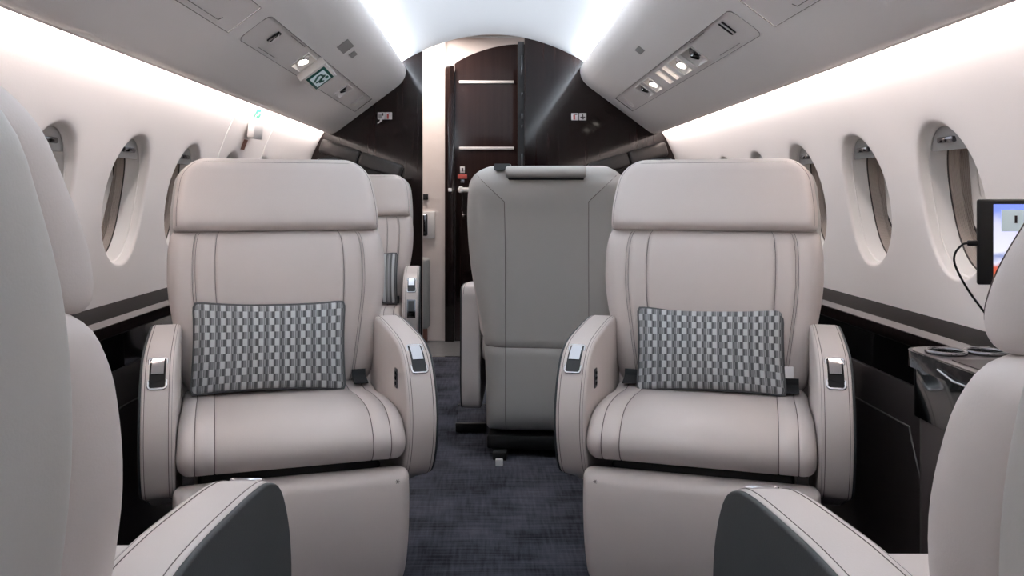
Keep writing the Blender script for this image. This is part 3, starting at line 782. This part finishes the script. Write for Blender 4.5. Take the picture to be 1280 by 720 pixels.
# ------------------------------------------------------------------ seats
hw_back = lerp_tab([(0.40, 0.250), (0.48, 0.260), (0.58, 0.276), (0.70, 0.294), (0.78, 0.296), (0.86, 0.286)])
F_back = lerp_tab([(0.40, -0.008), (0.48, 0.016), (0.60, 0.022), (0.70, 0.016), (0.80, -0.010), (0.86, -0.040), (1.06, -0.09)])
pad_back = Pad(hw_back, 0.405, 0.862, F_back, 0.050, 0.06, 0.040, rc_top=0.03, rc_bot=0.05, seams=(0.58, 0.765), crown=0.012, na=44, nz=34)
hw_head = lerp_tab([(0.85, 0.281), (0.90, 0.282), (0.97, 0.276), (1.06, 0.262)])
F_head = lerp_tab([(0.85, -0.012), (0.90, -0.028), (0.95, -0.055), (1.0, -0.084), (1.06, -0.122)])
pad_head = Pad(hw_head, 0.852, 1.058, F_head, 0.045, 0.05, 0.030, rc_top=0.070, rc_bot=0.014, crown=0.008, na=44, nz=34)
hw_shell = lerp_tab([(0.06, 0.226), (0.30, 0.230), (0.45, 0.240), (0.60, 0.266), (0.74, 0.288), (0.86, 0.293), (1.05, 0.276)])
F_shell = lerp_tab([(0.06, -0.06), (0.40, -0.06), (0.70, -0.075), (0.86, -0.10), (0.95, -0.13), (1.06, -0.168)])
pad_shell = Pad(hw_shell, 0.088, 1.052, F_shell, 0.03, 0.085, 0.03, rc_top=0.075, rc_bot=0.02, na=40, nz=44, rb=0.09, zs=(0.405,))
F_leg = lerp_tab([(0.02, 0.445), (0.12, 0.472), (0.24, 0.486), (0.32, 0.478)])
pad_leg = Pad(lerp_tab([(0.02, 0.252), (0.10, 0.259), (0.32, 0.262)]), 0.018, 0.312, F_leg, 0.035, 0.05, 0.022, rc_top=0.018, rc_bot=0.05, crown=0.006, na=36, nz=26)
CUSH = smooth_closed([Vector(p) for p in [(-0.03, 0.425), (0.10, 0.428), (0.24, 0.442), (0.36, 0.446), (0.425, 0.434), (0.466, 0.405), (0.478, 0.376), (0.466, 0.348), (0.438, 0.333), (0.36, 0.329), (0.15, 0.327), (-0.03, 0.327)]], 5)
HWC = 0.254
ARM_PTS = [(-0.045, 0.520), (-0.040, 0.580), (-0.008, 0.608), (0.08, 0.611), (0.18, 0.605), (0.28, 0.596), (0.345, 0.584), (0.395, 0.560), (0.43, 0.518), (0.452, 0.470), (0.460, 0.420), (0.452, 0.365), (0.430, 0.315), (0.400, 0.282), (0.36, 0.265), (0.25, 0.225), (0.08, 0.160), (-0.02, 0.145), (-0.05, 0.22), (-0.05, 0.40)]
ARM = smooth_closed([Vector(p) for p in ARM_PTS], 5)
ARM_N = poly_normals(ARM)
i0 = 6 * 5                                   # crest of the arm: where the top rolls over to the front
AX0, AX1, ASP = 0.256, 0.327, 0.333          # inner face, light/dark join, outer face
def arm_at(s):
    """point and normal on the arm profile at arc length s past the crest"""
    i = i0
    while True:
        a, b = ARM[i % len(ARM)], ARM[(i + 1) % len(ARM)]; L = (b - a).length
        if s <= L: t = s / L; return a + (b - a) * t, (ARM_N[i % len(ARM)] * (1 - t) + ARM_N[(i + 1) % len(ARM)] * t).normalized()
        s -= L; i += 1
def arm_pt(side, x, s, off):
    p, n = arm_at(s); p = p + n * off; return Vector((side * x, -p.x, p.y))
def rrect(x0, x1, s0, s1, r, k=4):
    out = []
    for (cx, cy, a0) in ((x1 - r, s1 - r, 0), (x0 + r, s1 - r, 90), (x0 + r, s0 + r, 180), (x1 - r, s0 + r, 270)):
        for i in range(k + 1): a = rad(a0 + 90 * i / k); out.append((cx + r * math.cos(a), cy + r * math.sin(a)))
    return out
def patch(name, side, x0, x1, s0, s1, off, th, n=8):
    V = []; Fc = []
    for o in (off, off - th):
        for i in range(n + 1):
            s = s0 + (s1 - s0) * i / n
            for x in (x0, x1): V.append(arm_pt(side, x, s, o))
    b = 2 * (n + 1)
    for i in range(n):
        q = (2 * i, 2 * i + 1, 2 * i + 3, 2 * i + 2); Fc.append(q); Fc.append(tuple(b + k for k in reversed(q)))
        Fc.append((2 * i, 2 * i + 2, b + 2 * i + 2, b + 2 * i)); Fc.append((2 * i + 1, b + 2 * i + 1, b + 2 * i + 3, 2 * i + 3))
    Fc.append((0, b, b + 1, 1)); Fc.append((2 * n, 2 * n + 1, b + 2 * n + 1, b + 2 * n))
    return mesh(name, V, Fc, sharp=40)
CACHE = {}
def cm(key, fn):
    if key not in CACHE: CACHE[key] = fn()
    return CACHE[key]
def place_s(x, f, h): return (x, -f, h)
def arm_lines(side):
    out = []
    n = len(ARM)
    for x, ins in ((AX0 + 0.007, 0.001), (AX0 + 0.0135, -0.0002), (AX1 - 0.007, -0.0002)):
        pts = []
        for k in range(5, 5 * 15):
            p = ARM[k] - ARM_N[k] * ins; pts.append((side * x, -p.x, p.y))
        out.append(pts)
    return out
def seat(loc, rot, label, guide=1, far=False, buttons=(1,), belt=True, recline=0.0, slide=0.0):
    root = tag(empty('cabin_seat', (loc[0], loc[1], 0), rad(rot)), label, 'seat', 'pale leather cabin seats')
    bk = link('backrest', cm('backrest', lambda: pad_back.build('backrest')), 'leather', root)
    st = [pad_back.line(sg * q, 0.43, 0.858, n=30) for sg in (-1, 1) for q in (0.58, 0.752, 0.778)]
    for k, q in enumerate(st): link('back_stitching', cm('back_st%d' % k, lambda: tubes_mesh('back_stitching', [q], 0.0007, n=4)), 'stitch', bk)
    link('headrest', cm('headrest', lambda: pad_head.build('headrest')), 'leather', root)
    def head_lines():
        e = []
        for i in range(41):
            t = i / 40; a = math.pi * t
            e.append(None)
        L = []
        zs_ = [0.868 + (1.045 - 0.868) * i / 26 for i in range(27)]
        lft = [(-(pad_head.hwe(z) - 0.010), z) for z in zs_]; rgt = [(-x, z) for x, z in reversed(lft)]
        pts = lft + [(lft[-1][0] + (rgt[0][0] - lft[-1][0]) * k / 20, 1.0462) for k in range(1, 20)] + rgt
        return [[(x, -(pad_head.front(x, z) + 0.0006), z) for x, z in pts]]
    link('headrest_stitching', cm('head_st', lambda: tubes_mesh('headrest_stitching', head_lines(), 0.0005, n=4)), 'stitch', root)
    sh = link('back_shell', cm('back_shell', lambda: pad_shell.build('back_shell')), 'shell_leather', root)
    def shell_lines():
        xf = lambda z: 0.148 + 0.002 * (1 - z) + max(0.0, z - 0.93) * 1.05
        return [[(sg * x, y, z) for x, y, z in pad_shell.line(xf, 0.10, 1.022, off=0.0008, n=50, rear=True)] for sg in (-1, 1)] + \
               [[(x, -(pad_shell.back(x, 0.405) - 0.001), 0.405) for x in [-0.225 + 0.45 * i / 24 for i in range(25)]]]
    for k, q in enumerate(shell_lines()): link('shell_seam', cm('shell_seam%d' % k, lambda: tubes_mesh('shell_seam', [q], 0.0010, n=4)), 'stitch', sh)
    # grab roll along the top of the shell, dark slot below it
    def roll():
        pr = smooth_closed([Vector((-0.272 + 0.030 * math.cos(a), 1.034 + 0.021 * math.sin(a))) for a in [2 * math.pi * k / 10 for k in range(10)]], 3)
        return loft('grab_roll', pr, round_slices(-0.14, 0.14, 0.010), place_s)
    gr = link('grab_roll', cm('grab_roll', roll), 'shell_leather', sh)
    link('grab_slot', cm('grab_slot', lambda: loft('grab_slot', [Vector(p) for p in ((-0.255, 1.014), (-0.284, 1.013), (-0.280, 1.009), (-0.245, 1.005))], round_slices(-0.132, 0.132, 0.004), place_s)), 'black_plastic', gr)
    def tab():
        pr = [Vector(p) for p in ((-0.19, 1.045), (-0.19, 1.064), (-0.25, 1.064), (-0.255, 1.04))]
        return loft('belt_guide', pr, round_slices(0.155 - 0.028 if guide > 0 else -0.155 - 0.028, 0.155 + 0.028 if guide > 0 else -0.155 + 0.028, 0.004), place_s)
    link('belt_guide', cm('tab%d' % guide, tab), 'charcoal_leather', sh)
    def cushion():
        s1, s2 = 0.685 * HWC, 0.85 * HWC
        return loft('seat_cushion', CUSH, round_slices(-HWC, HWC, 0.028, 5, seams=(-s2, -s1, s1, s2), depth=0.003), place_s, sharp=60)
    cu = link('seat_cushion', cm('cushion', cushion), 'leather', root)
    nr = poly_normals(CUSH)
    cl = [[(x, -(CUSH[k] + nr[k] * -0.0018).x, (CUSH[k] + nr[k] * -0.0018).y) for k in range(3, 5 * 9)] for x in (-0.85 * HWC, -0.685 * HWC, 0.685 * HWC, 0.85 * HWC)]
    for k, q in enumerate(cl): link('seat_stitching', cm('cush_st%d' % k, lambda: tubes_mesh('seat_stitching', [q], 0.0010, n=4)), 'stitch', cu)
    cu.location = (0, -slide, slide * 0.2)
    lg = link('leg_rest', cm('leg_rest', lambda: pad_leg.build('leg_rest')), 'leather', root)
    def snap():
        x, z = 0.228, 0.292; f = pad_leg.front(x, z) + 0.001
        return tubes_mesh('snap', [[(x + 0.005 * math.cos(a), -f, z + 0.005 * math.sin(a)), (x - 0.005 * math.cos(a), -f, z - 0.005 * math.sin(a))] for a in (0, 1.05, 2.1)], 0.0008, n=4)
    if buttons: link('stitched_mark', cm('snap', snap), 'stitch', lg).scale = (buttons[0], 1, 1)
    # pedestal
    def base():
        bm = bmesh.new()
        box_bm(bm, 0.42, 0.44, 0.24, mtx=Matrix.Translation((0, -0.16, 0.20)), bevel=0.02)
        box_bm(bm, 0.44, 0.56, 0.05, mtx=Matrix.Translation((0, -0.13, 0.055)), bevel=0.008)
        return bm_mesh('pedestal', bm)
    pd = link('pedestal', cm('base', base), 'black_plastic', root)
    def rails():
        bm = bmesh.new()
        for sx in (-0.17, 0.17): box_bm(bm, 0.05, 0.62, 0.03, mtx=Matrix.Translation((sx, -0.12, 0.015)), bevel=0.004)
        return bm_mesh('floor_rail', bm)
    link('floor_rail', cm('rails', rails), 'black_plastic', pd)
    for sg in (-1, 1):
        ar = link('armrest', cm('arm%d' % sg, lambda: loft('armrest', ARM, [(sg * x, i) for x, i in round_slices(AX0, AX1, 0.010, 4)[:-5]] + [(sg * (AX1 - 0.006), 0.0), (sg * (AX1 - 0.002), 0.001), (sg * AX1, 0.003)], place_s, sharp=50)), 'leather', root)
        link('side_panel', cm('side%d' % sg, lambda: loft('side_panel', ARM, [(sg * AX1, 0.002)] + [(sg * x, i + 0.002) for x, i in round_slices(AX1, ASP, 0.004, 4)[5:]], place_s, sharp=50)), 'charcoal_leather', ar)
        for k, q in enumerate(arm_lines(sg)): link('armrest_stitching', cm('armst%d_%d' % (sg, k), lambda: tubes_mesh('armrest_stitching', [q], 0.0007, n=4)), 'stitch', ar)
        xa, xb, sa, sb = AX0 + 0.020, AX1 - 0.013, 0.010, 0.100
        bz = link('lever_bezel', cm('bezel%d' % sg, lambda: tubes_mesh('lever_bezel', [[arm_pt(sg, x, s, 0.001) for x, s in rrect(xa, xb, sa, sb, 0.007)]], 0.0032, closed=True, n=8)), 'chrome', ar)
        link('lever_recess', cm('recess%d' % sg, lambda: patch('lever_recess', sg, xa + 0.002, xb - 0.002, sa + 0.002, sb - 0.002, 0.0008, 0.004)), 'black_glass', bz)
        link('lever', cm('lever%d' % sg, lambda: patch('lever', sg, xa + 0.006, xb - 0.006, sa + 0.003, sa + 0.054, 0.0026, 0.005)), 'chrome', bz)
        if sg in buttons:
            def butt():
                bm = bmesh.new(); box_bm(bm, 0.004, 0.026, 0.048, mtx=Matrix.Translation((sg * (AX0 - 0.001), -0.335, 0.500)), bevel=0.0018)
                return bm_mesh('recline_button', bm)
            bt = link('recline_button', cm('butt%d' % sg, butt), 'dark_chrome', ar)
            def dots():
                bm = bmesh.new()
                for dz in (-0.013, 0.0, 0.013): box_bm(bm, 0.003, 0.012, 0.008, mtx=Matrix.Translation((sg * (AX0 - 0.0035), -0.335, 0.5 + dz)), bevel=0.001)
                return bm_mesh('button_mark', bm)
            link('button_mark', cm('dots%d' % sg, dots), 'black_glass', bt)
        if far and sg == 1:
            cb = link('control_box', cm('ctrl', lambda: patch('control_box', sg, xa, xb, 0.135, 0.215, 0.002, 0.006)), 'dark_chrome', ar)
            link('control_screen', cm('ctrls', lambda: patch('control_screen', sg, xa + 0.006, xb - 0.006, 0.142, 0.208, 0.003, 0.003)), 'black_glass', cb)
    if belt:
        for sg in (-1, 1):
            def strap():
                pts = [(0.07, 0.432), (0.045, 0.436), (0.022, 0.444), (0.018, 0.460)]
                V = []; n = len(pts)
                for x in (sg * 0.192, sg * 0.230):
                    for (f, h) in pts: V.append((x, -f - 0.006, h + 0.004))
                    for (f, h) in pts: V.append((x, -f - 0.008, h + 0.007))
                bm = None
                b = 2 * n; Fc = []
                for k in range(n - 1):
                    Fc += [(k, k + 1, b + k + 1, b + k), (n + k, b + n + k, b + n + k + 1, n + k + 1)]
                    Fc += [(k, n + k, n + k + 1, k + 1), (b + k, b + k + 1, b + n + k + 1, b + n + k)]
                Fc += [(0, b, b + n, n), (n - 1, n + n - 1, b + n + n - 1, b + n - 1)]
                return mesh('seat_belt', V, Fc, sharp=40)
            link('seat_belt', cm('strap%d' % sg, strap), 'belt_grey', root)
    if recline:
        for o in root.children:
            if o.name.split('.')[0] in ('backrest', 'headrest', 'back_shell', 'headrest_stitching'):
                a = rad(-recline); o.rotation_euler = (a, 0, 0); p = Vector((0, 0, 0.43)); o.location = p - Matrix.Rotation(a, 3, 'X') @ p
    return root
seat((-0.575, 2.42), 17.5, 'pale leather seat turned to the aisle, holding a checked pillow, beside the exit handle wall', guide=1, buttons=(1,))
seat((0.606, 2.42), -17.5, 'pale leather seat turned to the aisle, its checked pillow showing a white tag', guide=-1, buttons=(-1,))
seat((0.224, 3.33), 174, 'seat showing its plain leather back and grab roll, standing over the aisle', guide=1, buttons=())
seat((-0.668, 4.27), 4, 'far single seat by the doorway, holding a striped pillow', guide=1, far=True, buttons=())
seat((-0.612, 0.785), 180, 'pale leather seat without a pillow facing the bulkhead, on the exit handle side', guide=1, buttons=(), slide=0.06)
seat((0.640, 0.755), 180, 'pale leather seat without a pillow facing the bulkhead, beside the tablet and cup holders', guide=-1, buttons=(), slide=0.06, recline=9)

# carpeted foot plinth of the aisle seat and its white floor clip
pt = tag(empty('seat_plinth', (-0.075, 3.75, 0)), 'low carpeted plinth with black edges beside the aisle seat', 'plinth')
box('carpet_cover', (0, 0, 0.02), (0.12, 0.42, 0.035), 'carpet', pt, bevel=0.006)
for yy in (-0.215, 0.10): box('black_edge', (0, yy, 0.022), (0.125, 0.02, 0.036), 'black_plastic', pt, bevel=0.005)
tag(box('floor_clip', (0.034, 3.10, 0.012), (0.026, 0.018, 0.024), 'white_plastic', bevel=0.003), 'tiny white clip on the carpet behind the aisle seat', 'clip')

# ------------------------------------------------------------------ pillows
def pillow(loc, rot, W, H, T, material, label, tagged=False, lean=12, roll=0.0):
    root = tag(empty('throw_pillow', loc), label, 'pillow', 'woven pillows on the cabin seats'); root.rotation_euler = (rad(-lean), rad(roll), rad(rot))
    n = 28; m = 20; V = []; Fc = []; U = []
    ax = [math.sin(math.pi / 2 * (2 * i / n - 1)) for i in range(n + 1)]; az = [math.sin(math.pi / 2 * (2 * j / m - 1)) for j in range(m + 1)]
    def outl(a, b):
        k = 1 - 0.022 * max(0.0, abs(a) + abs(b) - 1.88) / 0.12
        return (a * W / 2 * (1 - 0.025 * (1 - b * b)) * k, b * H / 2 * (1 - 0.085 * (1 - abs(a) ** 2.5)) * k + H / 2)
    for sgn in (-1, 1):
        for b in az:
            for a in ax:
                x, z = outl(a, b); t = (max(0, (1 - a * a)) ** 0.5 * max(0, (1 - b * b)) ** 0.5) ** 0.75
                wr = 0.003 * math.sin(9 * a + 3 * b) * t
                V.append((x, sgn * (T / 2 * t) + wr, z)); U.append((a / 2 + 0.5, b / 2 + 0.5))
    k = (n + 1) * (m + 1)
    for s_ in (0, 1):
        for j in range(m):
            for i in range(n):
                q = (s_ * k + j * (n + 1) + i, s_ * k + j * (n + 1) + i + 1, s_ * k + (j + 1) * (n + 1) + i + 1, s_ * k + (j + 1) * (n + 1) + i); Fc.append(q)
    link('cover', mesh('cover', V, Fc, weld=1e-5, uvs=U, sharp=80), material, root)
    bd = [outl(a / 14, -1) for a in range(-14, 14)] + [outl(1, b / 10) for b in range(-10, 10)] + [outl(-a / 14, 1) for a in range(-14, 14)] + [outl(-1, -b / 10) for b in range(-10, 10)]
    link('piping', tubes_mesh('piping', [[(x, 0, z) for x, z in bd]], 0.0048, closed=True, n=8), 'pillow_piping', root)
    if tagged: box('care_tag', (W / 2 + 0.010, -0.002, 0.06), (0.024, 0.002, 0.03), 'label_white', root, bevel=0.0008)
    return root
def on_seat(sl, rot, x, f, h):
    a = rad(rot); return (sl[0] + x * math.cos(a) + f * math.sin(a), sl[1] + x * math.sin(a) - f * math.cos(a), h)
pillow(on_seat((-0.575, 2.42), 18, -0.035, 0.085, 0.431), 16, 0.395, 0.238, 0.10, 'woven_check', 'grey checked woven pillow without a tag, on a turned leather seat', lean=13, roll=1.2)
pillow(on_seat((0.606, 2.42), -17.5, 0.005, 0.085, 0.427), -16, 0.382, 0.226, 0.10, 'woven_check', 'grey checked woven pillow with a small white care tag', tagged=True, lean=16, roll=-1.2)
pillow(on_seat((-0.668, 4.27), 4, 0.02, 0.085, 0.436), 4, 0.40, 0.245, 0.10, 'woven_stripe', 'grey striped pillow on the far single seat', lean=13)

# ------------------------------------------------------------------ tablet, its arm and cable
TY = 1.40
tb = tag(empty('tablet', (0.877, TY, 0.877)), 'black tablet showing a landscape wallpaper, propped up before the window', 'tablet')
box('body', (0, 0, 0), (0.203, 0.008, 0.136), 'tape_black', tb, bevel=0.0035, seg=3)
def scr():
    V = [(-0.078, -0.0045, -0.060), (0.078, -0.0045, -0.060), (0.078, -0.0045, 0.060), (-0.078, -0.0045, 0.060)]
    return mesh('screen', V, [(0, 1, 2, 3)], uvs=[(0, 0), (1, 0), (1, 1), (0, 1)], smooth=False)
so = link('screen', scr(), 'tablet_screen', tb)
box('calendar_widget', (-0.048, -0.0052, 0.034), (0.036, 0.0006, 0.034), 'sign_white', so, bevel=0.0002)
box('widget_digit', (-0.043, -0.0058, 0.036), (0.004, 0.0006, 0.012), 'label_dark', so)
ta = tag(empty('tablet_stand', (0.90, TY + 0.02, 0.6395)), 'black swing arm holding the tablet above the console', 'holder')
link('arm', tubes_mesh('arm', [smooth_open([(0, 0.03, 0.0), (0, 0.03, 0.10), (0.0, 0.015, 0.19), (-0.015, 0.0, 0.235)], 5)], 0.008, n=10), 'tape_black', ta)
box('clamp', (-0.02, -0.008, 0.2375), (0.07, 0.014, 0.05), 'tape_black', ta, bevel=0.003)
box('foot', (0, 0.03, 0.005), (0.05, 0.05, 0.01), 'tape_black', ta, bevel=0.003)
cb = tag(empty('charging_cable', (0.775, TY, 0.877)), 'thin black charging cable plugged into the tablet', 'cable')
link('cord', tubes_mesh('cord', [smooth_open([(-0.012, 0, -0.002), (-0.022, 0, -0.004), (-0.032, 0.004, -0.018), (-0.030, 0.008, -0.038), (-0.010, 0.010, -0.075), (0.02, 0.012, -0.115), (0.06, 0.004, -0.17), (0.095, -0.02, -0.2350)], 6)], 0.0018, n=6), 'tape_black', cb)
box('plug', (-0.006, 0, -0.002), (0.018, 0.006, 0.009), 'tape_black', cb, bevel=0.002)
